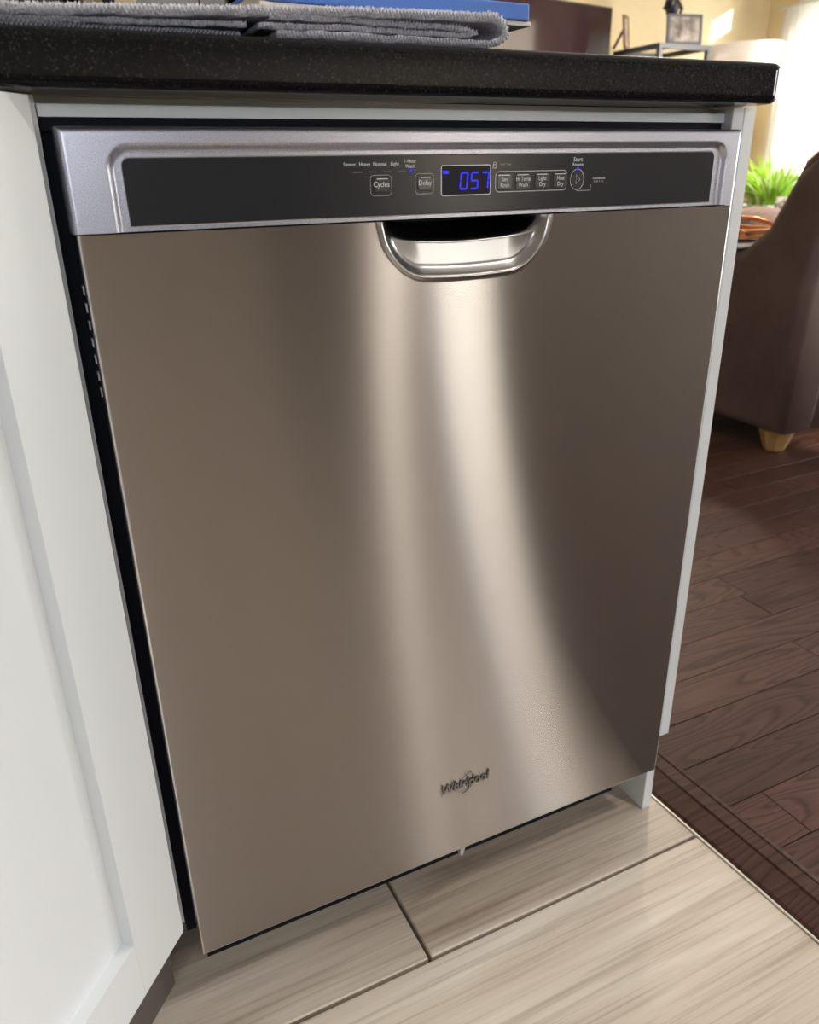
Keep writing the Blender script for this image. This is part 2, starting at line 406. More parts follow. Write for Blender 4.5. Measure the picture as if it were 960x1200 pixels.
holed_wall('wall_south', 'x', S, -0.12, W, E, [(-1.35, 0.15, [(1.05, 1.60)]), (2.04, 2.50, [(0.06, 2.03)])], TAN)
def window(name, axis, const, u0, u1, z0, z1, n=1, d=0.06, t=0.045):
    """Frame, mullions and one pane per light; axis says along which the wall runs."""
    root = bpy.data.objects.new(name, None); link(root); root['kind'] = 'structure'
    def bx(bm, ua, ub, za, zb, ca, cb):
        if axis == 'y': box(bm, (const+ca, ua, za), (const+cb, ub, zb))
        else: box(bm, (ua, const+ca, za), (ub, const+cb, zb))
    bm = new()
    bx(bm, u0, u0+t, z0, z1, 0, d); bx(bm, u1-t, u1, z0, z1, 0, d); bx(bm, u0+t, u1-t, z0, z0+t, 0, d); bx(bm, u0+t, u1-t, z1-t, z1, 0, d)
    build('window_frame', bm, TRIMW, root)
    w = (u1-u0-2*t)/n
    for i in range(n):
        a = u0+t+i*w
        if i:
            bm = new(); bx(bm, a-0.03, a+0.03, z0+t, z1-t, 0, d); build('mullion', bm, TRIMW, root)
        bm = new(); bx(bm, a+(0.03 if i else 0), a+w-(0.03 if i < n-1 else 0), z0+t, z1-t, d*0.45, d*0.55); build('pane', bm, GLASS, root)
    return root
window('window_1', 'y', E+0.03, 3.15, 3.86, 0.06, 1.80)
window('window_2', 'y', E+0.03, -1.15, 2.65, 0.06, 2.05, 3)
window('added_window_3', 'y', E+0.03, 3.54, 3.84, 1.87, 2.06, 1, 0.06, 0.012)  # added unseen opening, sized so the sun casts its patch on the wall
window('added_window_6', 'y', E+0.03, -3.1, -1.5, 0.95, 1.65, 2)  # added unseen opening for the side light on the cabinet door
window('added_window_4', 'x', S-0.09, 2.04, 2.50, 0.06, 2.03)  # added unseen opening, reflected as the bright strip in the steel
window('added_window_5', 'x', S-0.09, -1.35, 0.15, 1.05, 1.60, 2)  # added unseen opening for the low front light
bm = new(); box(bm, (1.61, S, 0), (2.0, S+0.035, 2.05), 0.003); d1 = struct('added_door', bm, mat('cream_reflected_door', (0.78, 0.66, 0.50), 0.4))  # added unseen panel, meant as the warm band reflected in the steel
bm = new(); box(bm, (1.13, S, 0), (1.29, -2.6, H), 0.003); struct('added_dark_wall', bm, mat('dark_reflected_wall', (0.025, 0.017, 0.014), 0.5))  # added unseen wall, meant as the dark streak reflected in the steel
bm = new(); box(bm, (0.0, NTH-0.016, 0), (E, NTH, 0.10), 0.003); struct('baseboard_north', bm, TRIMW)
bm = new()
for u0, u1 in ((2.66, 3.14), (3.87, NTH-0.02)): box(bm, (E-0.016, u0, 0), (E, u1, 0.10), 0.003)
struct('baseboard_east', bm, TRIMW)
bm = new()
for p in ((3.07, 3.15), (3.86, 3.94)): box(bm, (E-0.02, p[0], 0.10), (E, p[1], 2.12), 0.003)
box(bm, (E-0.02, 3.07, 2.06), (E, 3.94, 2.14), 0.003)
struct('trim_3', bm, TRIMW)
bm = new(); box(bm, (E+0.13, -30, -0.30), (60, 40, -0.25)); box(bm, (-40, -60, -0.30), (E+0.13, S-0.13, -0.25)); struct('ground', bm, LAWN)

# ------------------------------------------------------------------ countertop
bm = new()
def arc(cx, cy, r, a0, a1, n=6): return [(cx+r*math.cos(math.radians(a0+(a1-a0)*i/n)), cy+r*math.sin(math.radians(a0+(a1-a0)*i/n))) for i in range(n+1)]
u45 = Vector((-0.652, -0.758))
c0 = Vector((-0.062, -0.020)); c1 = c0 + u45*0.9
pts = [tuple(c1), tuple(c0)] + arc(0.628-0.018, -0.020+0.018, 0.018, -90, 0) + arc(0.628-0.03, 0.66-0.03, 0.03, 0, 90) + [(-1.25, 0.66), (-1.25, c1.y)]
prism(bm, pts, 0.877, 0.910, 0.0065, 4)
ct = build('countertop', bm, GRANITE, None, True)
md = ct.modifiers.new('wn', 'WEIGHTED_NORMAL'); md.keep_sharp = True
tag(ct, 'black speckled granite countertop running above the dishwasher', 'countertop')

# ------------------------------------------------------------------ dishwasher
dw = thing('dishwasher', 'stainless steel dishwasher with a recessed handle and grey control strip', 'dishwasher', (0.3, 0.02, 0))
D = Vector((0.3, 0.02, 0))
def rel(bm, o=D): bmesh.ops.translate(bm, verts=bm.verts[:], vec=-o); return bm
def dpart(name, bm, m_, parent=dw, smooth=False): return build(name, rel(bm) if parent is not None else bm, m_, parent, smooth)
# tub behind the door, black
bm = new(); box(bm, (0.004, 0.064, 0.10), (0.596, 0.58, 0.853)); dpart('tub', bm, BLACK)
bm = new(); box(bm, (-0.0085, 0.036, 0.09), (0.004, 0.05, 0.858)); dpart('side_seal', bm, RUBBER)
bm = new(); box(bm, (0.596, 0.036, 0.09), (0.6035, 0.05, 0.858)); dpart('side_seal', bm, RUBBER)
bm = new(); box(bm, (-0.0085, 0.030, 0.8545), (0.6035, 0.05, 0.8625)); dpart('top_seal', bm, RUBBER)
bm = new(); box(bm, (0.01, 0.066, 0.004), (0.59, 0.08, 0.10)); dpart('kick_plate', bm, BLACK)
bm = new(); box(bm, (0.002, 0.0165, 0.092), (0.19, 0.034, 0.7895), 0.001); box(bm, (0.42, 0.0165, 0.092), (0.598, 0.034, 0.7895), 0.001); box(bm, (0.19, 0.0165, 0.092), (0.42, 0.034, 0.72)); dpart('door_liner', bm, BLACK)
for k in range(7):
    z = 0.753 - k*0.0125
    bm = new(); box(bm, (-0.0006, 0.0215, z), (0.0019, 0.027, z+0.0016)); box(bm, (-0.0006, 0.0215, z-0.0045), (0.0019, 0.0228, z)); dpart('vent_slot_glint', bm, VENT_GLINT)  # small raised pieces standing in for reflections in the side slots

# steel skin: a height field with the handle scoop pressed into it
X0, X1, Z0, Z1 = 0.0, 0.600, 0.0895, 0.7895
PXL, PXR, PZ = 0.2215, 0.3865, 0.7435
def inside(x, z):
    """distance inside the scoop's outline (metres, negative outside)"""
    sx_ = abs(x - 0.3045)
    lowz = PZ + 0.006*min(1.0, sx_/0.083)**2
    hw = 0.0800 - 0.22*max(0.0, 0.787-z)
    r = 0.030
    dx = sx_ - (hw - r); dz = (lowz + r) - z
    return -(math.hypot(max(dx, 0), max(dz, 0)) + min(max(dx, dz), 0) - r)
def depth(x, z):
    d = inside(x, z)
    lip = 0.0012*math.exp(-(d/0.0020)**2)                  # slightly proud rolled rim
    if d <= 0: return -lip
    sx_ = abs(x - 0.3045)
    db = max(0.0, z - (PZ + 0.006*min(1.0, sx_/0.083)**2)); ds = max(0.0, 0.0800 - 0.22*max(0.0, 0.787-z) - sx_)
    back = 0.16*min(db, 0.030) + 0.058*ramp01((db-0.027)/0.016)
    return 0.0048*ramp01(d/0.010) + back*ramp01((ds-0.001)/0.034) - lip
xs = []; zs = []
def axis(lo, hi, da, db, fine, coarse):
    v = [lo]
    while v[-1] < hi - 1e-6:
        st = fine if da <= v[-1] < db else coarse
        n = v[-1] + st
        if v[-1] < da < n: n = da
        v.append(min(n, hi))
    return v
xs = axis(X0+0.002, X1-0.002, 0.205, 0.403, 0.001, 0.03)
zs = axis(Z0+0.002, Z1, 0.7305, 0.80, 0.001, 0.03)
outer = new(); pocket = new()
def fieldpart(bm, keep):
    V = {}
    def v(i, j):
        if (i, j) not in V: V[i, j] = bm.verts.new((xs[i], depth(xs[i], zs[j]), zs[j]))
        return V[i, j]
    for i in range(len(xs)-1):
        for j in range(len(zs)-1):
            q = inside((xs[i]+xs[i+1])/2, (zs[j]+zs[j+1])/2) > -0.0045 and 0.205 < xs[i] < 0.403 and zs[j] > 0.73
            if q == keep: bm.faces.new((v(i, j), v(i+1, j), v(i+1, j+1), v(i, j+1)))
fieldpart(outer, False); fieldpart(pocket, True)
panel = dpart('door_panel', outer, STEEL, smooth=True)
scoop = dpart('handle_recess', pocket, STEEL_LIP, smooth=True)
# rolled edges of the steel skin
bm = new()
def edge_strip(pa, pb, inw, r=0.002, depth_=0.016):
    ring = []
    for i in range(5):
        a = PI/2*i/4
        off = Vector(inw)*(-r*math.sin(a)); ring.append((off, r - r*math.cos(a)))
    A = [bm.verts.new(Vector(pa)+o+Vector((0, y, 0))) for o, y in ring]; B = [bm.verts.new(Vector(pb)+o+Vector((0, y, 0))) for o, y in ring]
    A.append(bm.verts.new(A[-1].co + Vector((0, depth_, 0)))); B.append(bm.verts.new(B[-1].co + Vector((0, depth_, 0))))
    for i in range(len(A)-1): bm.faces.new((A[i], A[i+1], B[i+1], B[i]))
edge_strip((X0+0.002, 0, Z1), (X0+0.002, 0, Z0), (1, 0, 0))
edge_strip((X1-0.002, 0, Z0), (X1-0.002, 0, Z1), (-1, 0, 0))
edge_strip((X0, 0, Z0+0.002), (X1, 0, Z0+0.002), (0, 0, 1))
bmesh.ops.recalc_face_normals(bm, faces=bm.faces[:])
dpart('door_edge', bm, STEEL_EDGE, smooth=True)

# control fascia: silver frame with a stepped recess, open at the bottom
FX0, FX1, FZ0, FZ1 = -0.002, 0.6015, 0.7905, 0.8565
def fascia_d(x, z):
    rx0, rx1, rz1, rr = 0.026, 0.586, 0.8462, 0.016
    dx = max(rx0 + rr - x, x - (rx1 - rr)); dz = z - (rz1 - rr)
    d = -(math.hypot(max(dx, 0), max(dz, 0)) + min(max(dx, dz), 0) - rr)
    y = 0.0042*ramp01((d+0.0002)/0.0055)
    # rounded outer rim
    e = min(x-FX0, FX1-x, FZ1-z)
    if e < 0.004: y += 0.004 - math.sqrt(max(0.0, 0.004**2 - (0.004-e)**2))
    return y
def fine_axis(lo, hi, marks, fine=0.0007, span=0.008, coarse=0.02):
    v = {lo, hi}
    for mk in marks:
        n = int(span/fine)
        for i in range(-n, n+1):
            q = mk + i*fine
            if lo < q < hi: v.add(round(q, 6))
    s = sorted(v); out = [s[0]]
    for q in s[1:]:
        while q - out[-1] > coarse*1.01: out.append(out[-1]+coarse)
        if q - out[-1] > 0.0002: out.append(q)
    return out
fxs = fine_axis(FX0, FX1, [FX0, 0.028, 0.0385, 0.5735, 0.584, FX1]); fzs = fine_axis(FZ0, FZ1, [0.8415, FZ1, 0.829])
bm = new(); gv = [[bm.verts.new((x, fascia_d(x, z), z)) for z in fzs] for x in fxs]
for i in range(len(fxs)-1):
    for j in range(len(fzs)-1): bm.faces.new((gv[i][j], gv[i+1][j], gv[i+1][j+1], gv[i][j+1]))
# returns: top, left, right, bottom
bb = [e for e in bm.edges if e.is_boundary]
r = bmesh.ops.extrude_edge_only(bm, edges=bb)
for v in [g for g in r['geom'] if isinstance(g, bmesh.types.BMVert)]: v.co.y = 0.030
fascia = dpart('control_fascia', bm, SILVER, smooth=True)
md = fascia.modifiers.new('es', 'EDGE_SPLIT'); md.split_angle = math.radians(50)
bm = new(); box(bm, (FX0+0.001, 0.010, FZ0-0.001), (FX1-0.001, 0.034, FZ1-0.003)); dpart('fascia_back', bm, BLACK)
# smoked control window
bm = new(); prism(bm, [(0.0362, 0.7942), (0.5715, 0.7942)] + [(p[0], p[1]) for p in arc(0.5715-0.005, 0.8372-0.005, 0.005, 0, 90)] + [(p[0], p[1]) for p in arc(0.0362+0.005, 0.8372-0.005, 0.005, 90, 180)], 0.0021, 0.0062, 0.0004, 2, 'y')
win = dpart('control_window', bm, SMOKED)
# bright hairline round the window
bm = new(); tube(bm, [(p[0], 0.0036, p[1]) for p in [(0.0357, 0.7937), (0.5722, 0.7937)] + arc(0.5722-0.0055, 0.8378-0.0055, 0.0055, 0, 90) + arc(0.0357+0.0055, 0.8378-0.0055, 0.0055, 90, 180)], 0.0007, 6, True)
dpart('window_bead', bm, mat('bead_silver', (0.6, 0.6, 0.62), 0.3, 0.8))
YF = 0.0021                                 # face of the smoked window

def text_mesh(body, x, z, size, mat_, parent, name, y=YF-0.0002, align='CENTER', extr=0.0001, italic=0.0, sx=1.0, bold=0.0):
    cu = bpy.data.curves.new('text', 'FONT'); cu.body = body; cu.size = size; cu.align_x = align; cu.align_y = 'CENTER'
    cu.extrude = extr; cu.shear = italic; cu.resolution_u = 3; cu.offset = bold
    tmp = bpy.data.objects.new('text', cu); COL.objects.link(tmp)
    bpy.context.view_layer.update()
    me = bpy.data.meshes.new_from_object(tmp.evaluated_get(bpy.context.evaluated_depsgraph_get()))
    bpy.data.objects.remove(tmp)
    me.transform(Matrix.Translation(Vector((x, y, z)) - D) @ Matrix.Rotation(PI/2, 4, 'X') @ Matrix.Diagonal((sx, 1, 1, 1)))
    me.materials.clear(); me.materials.append(mat_); me.name = name
    return link(bpy.data.objects.new(name, me), parent)
for s, x in (('Sensor', 0.2010), ('Heavy', 0.2133), ('Normal', 0.2260), ('Light', 0.2387)):
    text_mesh(s, x, 0.8312, 0.0037, PRINT, win, 'cycle_name')
text_mesh('1-Hour\nWash', 0.2520, 0.8312, 0.0036, PRINT, win, 'cycle_name')
bm = new()
def slabs(bm, x0, x1, z, t=0.0003, y=YF): box(bm, (x0, y-0.0003, z-t), (x1, y, z+t))
slabs(bm, 0.2038, 0.2115, 0.8258, 0.00022)
for a, b in ((0.2165, 0.2238), (0.2287, 0.2368), (0.2412, 0.2488)):
    n = 6
    for i in range(n): slabs(bm, a+(b-a)*i/n, a+(b-a)*(i+0.45)/n, 0.8258, 0.00022)
dpart('cycle_line', bm, PRINT_DIM, win)
def led(x, z, m_, w=0.0011, h=0.0008, name='indicator'):
    bm = new(); box(bm, (x-w, YF-0.0004, z-h), (x+w, YF+0.0005, z+h), 0.0002, 1); return dpart(name, bm, m_, win)
for x in (0.2014, 0.2139, 0.2262, 0.2388): led(x, 0.8258, LEDOFF)
led(0.2522, 0.8260, BLUE_LED, 0.0013, 0.0010)
for x in (0.2640, 0.3325, 0.3567, 0.3764, 0.3950): led(x, 0.8258, LEDOFF, 0.0009, 0.0006)
led(0.4137, 0.8250, BLUE_LED, 0.0012, 0.0011)
def outline(bm, pts, r=0.00025, y=YF-0.0001, closed=True): tube(bm, [(p[0], y, p[1]) for p in pts], r, 5, closed)
def dashed(bm, pts, keep=2):
    for i in range(0, len(pts)-1, keep): outline(bm, [pts[i], pts[i+1]], 0.0002, closed=False)
def subdiv(pts, step=0.0007):
    out = []
    for a, b in zip(pts, pts[1:]+pts[:1]):
        n = max(1, int(math.hypot(b[0]-a[0], b[1]-a[1])/step))
        out += [(a[0]+(b[0]-a[0])*i/n, a[1]+(b[1]-a[1])*i/n) for i in range(n)]
    return out
def button(name, x0, x1, z0, z1, r=0.0025):
    bm = new(); prism(bm, rrect(x0, z0, x1, z1, r), YF-0.0007, YF+0.001, 0.0005, 2, 'y'); return dpart(name, bm, BUTTON, win)
for s, x, w, zc in (('Cycles', 0.2266, 0.0067, 0.8166), ('Delay', 0.2645, 0.0062, 0.8170)):
    button('button', x-w, x+w, zc-0.0056, zc+0.0052)
    text_mesh(s, x, zc, 0.0052, PRINT, win, 'button_name', YF-0.0010)
    bm = new(); dashed(bm, subdiv(rrect(x-w-0.0022, zc-0.0080, x+w+0.0022, zc+0.0068, 0.003)))
    box(bm, (x-w+0.003, YF-0.0009, zc+0.0038), (x+w-0.001, YF-0.0006, zc+0.0044))
    dpart('button_ring', bm, PRINT, win)
bm = new(); outline(bm, rrect(0.3305, 0.8085, 0.4025, 0.8242, 0.0035)); dpart('button_ring', bm, PRINT, win)
for s, x in (('Sani\nRinse', 0.3392), ('Hi Temp\nWash', 0.3574), ('Light\nDry', 0.3768), ('Heat\nDry', 0.3955)):
    button('button', x-0.0072, x+0.0072, 0.8100, 0.8226, 0.002)
    text_mesh(s, x, 0.8158, 0.0046, PRINT, win, 'button_name', YF-0.0010, sx=0.9)
    bm = new(); box(bm, (x-0.006, YF-0.0009, 0.8211), (x+0.005, YF-0.0006, 0.8217)); dpart('button_mark', bm, PRINT, win)
# padlock mark and hold hint
bm = new(); outline(bm, rrect(0.3278, 0.8268, 0.3310, 0.8295, 0.0006)); outline(bm, [(0.3284, 0.8295), (0.3285, 0.8310), (0.3294, 0.8316), (0.3303, 0.8310), (0.3304, 0.8295)], closed=False); dpart('lock_mark', bm, PRINT, win)
text_mesh('hold 3 sec', 0.3400, 0.8296, 0.0026, PRINT_DIM, win, 'hint')
text_mesh('hold 3 sec', 0.4372, 0.8147, 0.0026, PRINT_DIM, win, 'hint')
text_mesh('Cancel/Drain', 0.4372, 0.8172, 0.0026, PRINT, win, 'hint')
text_mesh('Start', 0.4134, 0.8325, 0.0050, PRINT, win, 'button_name')
text_mesh('Resume', 0.4136, 0.8286, 0.0036, PRINT, win, 'button_name')
bm = new(); prism(bm, [(0.4136+0.0062*math.cos(2*PI*i/28), 0.8166+0.0072*math.sin(2*PI*i/28)) for i in range(28)], YF-0.0007, YF+0.001, 0.0004, 2, 'y'); dpart('button', bm, BUTTON, win)
bm = new(); outline(bm, [(0.4136+0.0072*math.cos(2*PI*i/32), 0.8166+0.0083*math.sin(2*PI*i/32)) for i in range(32)])
outline(bm, [(0.4140, 0.8075), (0.4290, 0.8075), (0.4290, 0.8120)], 0.0002, closed=False)
tube(bm, [(0.4120, YF-0.0009, 0.8203), (0.4120, YF-0.0009, 0.8130), (0.4163, YF-0.0009, 0.8166)], 0.0003, 5, True); dpart('play_mark', bm, PRINT, win)
# blue clock display
bm = new(); prism(bm, rrect(0.2800, 0.8075, 0.3250, 0.8290, 0.0012), YF-0.0003, YF+0.001, 0, 2, 'y'); disp = dpart('display', bm, DISP, win)
bm = new(); outline(bm, rrect(0.2796, 0.8071, 0.3254, 0.8294, 0.0014), 0.00035); dpart('display_rim', bm, mat('rim_print', (0.75, 0.76, 0.80), 0.4), win)
bm = new()
SEG = {'0': 'abcdef', '5': 'afgcd', '7': 'abc'}
def digit(ch, x, z, w=0.0062, h=0.0120, t=0.0014):
    S_ = {'a': (0, h, w, h), 'd': (0, 0, w, 0), 'g': (0, h/2, w, h/2), 'f': (0, h/2, 0, h), 'e': (0, 0, 0, h/2), 'b': (w, h/2, w, h), 'c': (w, 0, w, h/2)}
    sl = 0.10
    for s in SEG[ch]:
        a0, b0, a1, b1 = S_[s]; g = 0.0003
        if b0 == b1: a0 += g; a1 -= g; q = [(a0, b0-t/2), (a1, b0-t/2), (a1, b0+t/2), (a0, b0+t/2)]
        else: b0 += g; b1 -= g; q = [(a0-t/2, b0), (a0+t/2, b0), (a0+t/2, b1), (a0-t/2, b1)]
        prism(bm, [(x+p[0]+sl*p[1], z+p[1]) for p in q], YF-0.0006, YF-0.0003, 0, 1, 'y')
for ch, x in (('0', 0.2966), ('5', 0.3066), ('7', 0.3164)): digit(ch, x, 0.8118)
box(bm, (0.2810, YF-0.0006, 0.8232), (0.2862, YF-0.0003, 0.8256))
dpart('display_digits', bm, BLUE_LED, win)
# raised chrome emblem
em = text_mesh('Whirlpool', 0.3075, 0.1905, 0.0175, CHROME, dw, 'emblem', -0.0012, extr=0.0012, italic=0.12, sx=0.84, bold=0.0002)
bm = new()
tube(bm, [(0.3085+0.020*math.cos(t)*0.52, -0.0014, 0.1895+0.0120*math.sin(t)+0.005*math.cos(t)) for t in [math.radians(a) for a in range(-150, 128, 9)]], [0.0002+0.0006*math.sin(PI*i/30) for i in range(31)], 6)
dpart('emblem_swoosh', bm, CHROME)
# clear plastic clip under the door
bm = new(); box(bm, (0.304, 0.010, 0.0845), (0.3115, 0.013, 0.0895)); prism(bm, [(0.307, 0.072), (0.3108, 0.069), (0.3145, 0.080), (0.3118, 0.0875), (0.3085, 0.087)], 0.0075, 0.0135, 0.0006, 2, 'y')
dpart('door_clip', bm, mat('clear_plastic', (0.62, 0.62, 0.62), 0.2, Transmission_Weight=0.3))

# ------------------------------------------------------------------ cabinetry around it
bm = new(); prism(bm, [(0.030, 0.8635), (0.05, 0.8635), (0.05, 0.8765), (0.046, 0.8765), (0.046, 0.8712), (0.030, 0.8712)], -0.0088, 0.6065, 0, 1, 'x'); fr = build('filler_rail', bm, WHITE)  # upper part set back to deepen the shade below the countertop
tag(fr, 'narrow white filler rail between granite countertop and dishwasher', 'rail')
ep = thing('end_panel', 'white end panel standing right of the dishwasher', 'cabinet panel', (0.62, 0.3, 0))
Dp = Vector((0.62, 0.3, 0))
bm = new(); box(bm, (0.6068, 0.020, 0.0005), (0.6212, 0.60, 0.8765), 0.0007, 1); build('inner_board', rel(bm, Dp), WHITE, ep)
bm = new(); prism(bm, [(0.020, 0.1225), (0.60, 0.1225), (0.60, 0.876), (0.020, 0.876)], 0.6216, 0.6370, 0.0007, 1, 'x'); build('outer_board', rel(bm, Dp), WHITE, ep)
# diagonal corner cabinet with one shaker door
O = Vector((-0.014, 0.0, 0)); uu = Vector((-0.652, -0.758, 0)).normalized(); nn = Vector((0.758, -0.652, 0)).normalized()
cab = thing('corner_cabinet', 'white diagonal corner cabinet with a shaker door left of the dishwasher', 'cabinet')
cab.matrix_world = Matrix(((uu.x, -nn.x, 0, O.x), (uu.y, -nn.y, 0, O.y), (0, 0, 1, 0), (0, 0, 0, 1)))
inv = cab.matrix_world.inverted()
DWD = 0.46
bm = new()
q = [inv @ Vector(p) for p in ((-0.0205, 0.031, 0), (-0.0205, 0.6, 0), (-1.0, 0.6, 0))]
loc = [(0.012, 0.0225), (DWD+0.02, 0.0225), (DWD+0.02, 0.35), (q[2].x, q[2].y), (q[1].x, q[1].y), (q[0].x, q[0].y)]
prism(bm, loc, 0.105, 0.8755); build('cabinet_body', bm, WHITE, cab)
bm = new(); a = inv @ Vector((-0.0205, 0.029, 0)); b = inv @ Vector((-0.0098, 0.029, 0)); c = inv @ Vector((-0.0098, 0.6, 0)); d = inv @ Vector((-0.0205, 0.6, 0))
prism(bm, [(p.x, p.y) for p in (a, b, c, d)], 0.112, 0.8765); build('side_panel', bm, WHITE, cab)
bm = new(); box(bm, (-0.03, 0.047, 0.0005), (DWD, 0.062, 0.105)); build('toe_kick', bm, TOEKICK, cab)
ZB, ZTP = 0.1335, 0.874
door = bpy.data.objects.new('cabinet_door', None); link(door, cab)
def dbox(name, a, b, m_, bev=0.0003): bm = new(); box(bm, a, b, bev, 2); return build(name, bm, m_, door)
dbox('door_stile', (0.0, 0.0, ZB), (0.069, 0.020, ZTP), WHITE)
dbox('door_stile', (DWD-0.069, 0.0, ZB), (DWD, 0.020, ZTP), WHITE)
dbox('door_rail', (0.069, 0.0, ZB), (DWD-0.069, 0.020, ZB+0.0655), WHITE)
dbox('door_rail', (0.069, 0.0, ZTP-0.0655), (DWD-0.069, 0.020, ZTP), WHITE)
dbox('door_center_panel', (0.066, 0.0125, ZB+0.062), (DWD-0.066, 0.019, ZTP-0.062), WHITE_PANEL, 0)

# ------------------------------------------------------------------ things on the countertop
CT = 0.9102
def ribbon(bm, path, t, y0, y1, ny=60, wob=0.0012, seed=1, mi=0):
    """A folded cloth: path in x-z (centre line), thickness t, swept along y."""
    rnd = random.Random(seed)
    path = [Vector((p[0], 0, p[1])) for p in path]
    # resample
    pts = [path[0]]
    for a, b in zip(path, path[1:]):
        n = max(1, int((b-a).length/0.004))
        pts += [a.lerp(b, i/n) for i in range(1, n+1)]
    M_ = len(pts); L_ = []; R_ = []
    ys = [y0 + (y1-y0)*j/ny for j in range(ny+1)]
    gridA = []; gridB = []
    for i, p in enumerate(pts):
        tdir = (pts[min(i+1, M_-1)] - pts[max(i-1, 0)]).normalized(); nrm = Vector((-tdir.z, 0, tdir.x))
        ra, rb = [], []
        for yv in ys:
            w = wob*(math.sin(p.x*47+yv*21+seed)*0.5 + math.sin(p.x*130+yv*60)*0.35)
            f = rnd.uniform(-0.0005, 0.0005); g = rnd.uniform(-0.0005, 0.0005)
            yy = yv + (rnd.uniform(-0.0006, 0.0006) + 0.0015*math.sin(p.x*35+seed) if yv == y0 else 0)
            ra.append(bm.verts.new((p.x + nrm.x*(t/2+f), yy, p.z + abs(w) + nrm.z*(t/2+f)))); rb.append(bm.verts.new((p.x - nrm.x*(t/2+g), yy, p.z + abs(w) - nrm.z*(t/2+g))))
        gridA.append(ra); gridB.append(rb)
    def q(*v):
        f = bm.faces.new(v); f.material_index = mi
    for i in range(M_-1):
        for j in range(ny):
            q(gridA[i][j], gridA[i][j+1], gridA[i+1][j+1], gridA[i+1][j]); q(gridB[i][j], gridB[i+1][j], gridB[i+1][j+1], gridB[i][j+1])
        q(gridA[i][0], gridA[i+1][0], gridB[i+1][0], gridB[i][0]); q(gridA[i][ny], gridB[i][ny], gridB[i+1][ny], gridA[i+1][ny])
    for k in (0, M_-1):
        for j in range(ny): q(gridA[k][j], gridB[k][j], gridB[k][j+1], gridA[k][j+1])
    return pts
tw = thing('towel', 'folded grey terry towel lying along the front of the granite countertop', 'towel', (0.1, 0.1, CT))
Dt = Vector((0.1, 0.1, CT))
TY0, TY1 = -0.004, 0.20
loop = [(0.318 + 0.0155*math.sin(math.radians(a)), 0.9225 - 0.0085*math.cos(math.radians(a))) for a in range(0, 181, 15)]
pathA = [(0.150, 0.9135)] + loop + [(0.20, 0.9285), (0.10, 0.9238), (0.0, 0.9196), (-0.30, 0.9180)]
bm = new(); pA = ribbon(bm, pathA, 0.0046, TY0, TY1, 40, seed=3); build('outer_fold', rel(bm, Dt), TOWEL, tw, True)
pathB = [(0.138, 0.9180), (0.20, 0.9195), (0.295, 0.9193), (0.308, 0.9208), (0.295, 0.9238), (0.20, 0.9245), (0.145, 0.9240)]
bm = new(); pB = ribbon(bm, pathB, 0.0030, TY0+0.002, TY1, 30, 0.0004, seed=5); build('inner_fold', rel(bm, Dt), TOWEL, tw, True)
pathC = [(-0.30, 0.9120), (0.0, 0.9120), (0.125, 0.9122)]
bm = new(); pC = ribbon(bm, pathC, 0.0028, TY0+0.003, TY1, 30, 0.0004, seed=8); build('under_fold', rel(bm, Dt), TOWEL_NAVY, tw, True)
pathD = [(-0.30, 0.9148), (0.0, 0.9154), (0.130, 0.9185)]
bm = new(); pD = ribbon(bm, pathD, 0.0028, TY0+0.0035, TY1, 30, 0.0004, seed=9); build('middle_fold', rel(bm, Dt), TOWEL, tw, True)
def stitches(pts, t, y):
    bm = new(); z = []
    s = 0.0; out = []
    for a, b in zip(pts, pts[1:]):
        d = (b-a); n = Vector((-d.z, 0, d.x)).normalized(); k = max(1, int(d.length/0.0012))
        for i in range(k):
            sgn = 1 if len(out) % 2 else -1
            p = a + d*i/k + n*(t*0.42*sgn) + n*0.0; out.append((p.x, y - 0.0006, p.z + 0.0004))
    tube(bm, out, 0.00055, 4); return bm
build('hem', rel(stitches([p for p in pA if p.x > -0.1], 0.0046, TY0-0.0012), Dt), THREAD, tw)
build('hem', rel(stitches([p for p in pC if p.x > -0.1], 0.0028, TY0+0.0015), Dt), THREAD, tw)
build('hem', rel(stitches([p for p in pD if p.x > -0.1], 0.0028, TY0+0.002), Dt), THREAD, tw)
build('hem', rel(stitches(pB, 0.0036, TY0+0.0005), Dt), THREAD, tw)
# terry pile on the upper surface: short loops nobody could count
bm = new(); rnd = random.Random(4)
for k in range(14000):
    x = rnd.uniform(-0.12, 0.333); y = TY0 + abs(rnd.gauss(0, 0.03)); 
    if x > 0.318: z = 0.9225 + math.sqrt(max(0, 0.0155**2-(x-0.318)**2))*0.62
    else:
        P_ = [(-0.30, 0.9180), (0.0, 0.9196), (0.10, 0.9238), (0.20, 0.9285), (0.318, 0.931)]
        z = next(a[1] + (b[1]-a[1])*(x-a[0])/(b[0]-a[0]) for a, b in zip(P_, P_[1:]) if x <= b[0])
    z += 0.0022; h = rnd.uniform(0.0010, 0.0026); a = rnd.uniform(0, PI)
    w = 0.00045; dx, dy = math.cos(a)*w, math.sin(a)*w; lx, ly = rnd.uniform(-0.001, 0.001), rnd.uniform(-0.0012, 0.0006)
    v = [bm.verts.new(p) for p in ((x-dx, y-dy, z-0.0008), (x+dx, y+dy, z-0.0008), (x+dx+lx, y+dy+ly, z+h), (x-dx+lx, y-dy+ly, z+h))]
    bm.faces.new(v)
o = build('terry_pile', rel(bm, Dt), noisy('lit_terry_loops', (0.82, 0.81, 0.84), 0.12, 300, 0.98), tw); o['kind'] = 'stuff'  # pale colour carries the daylight on the towel's top

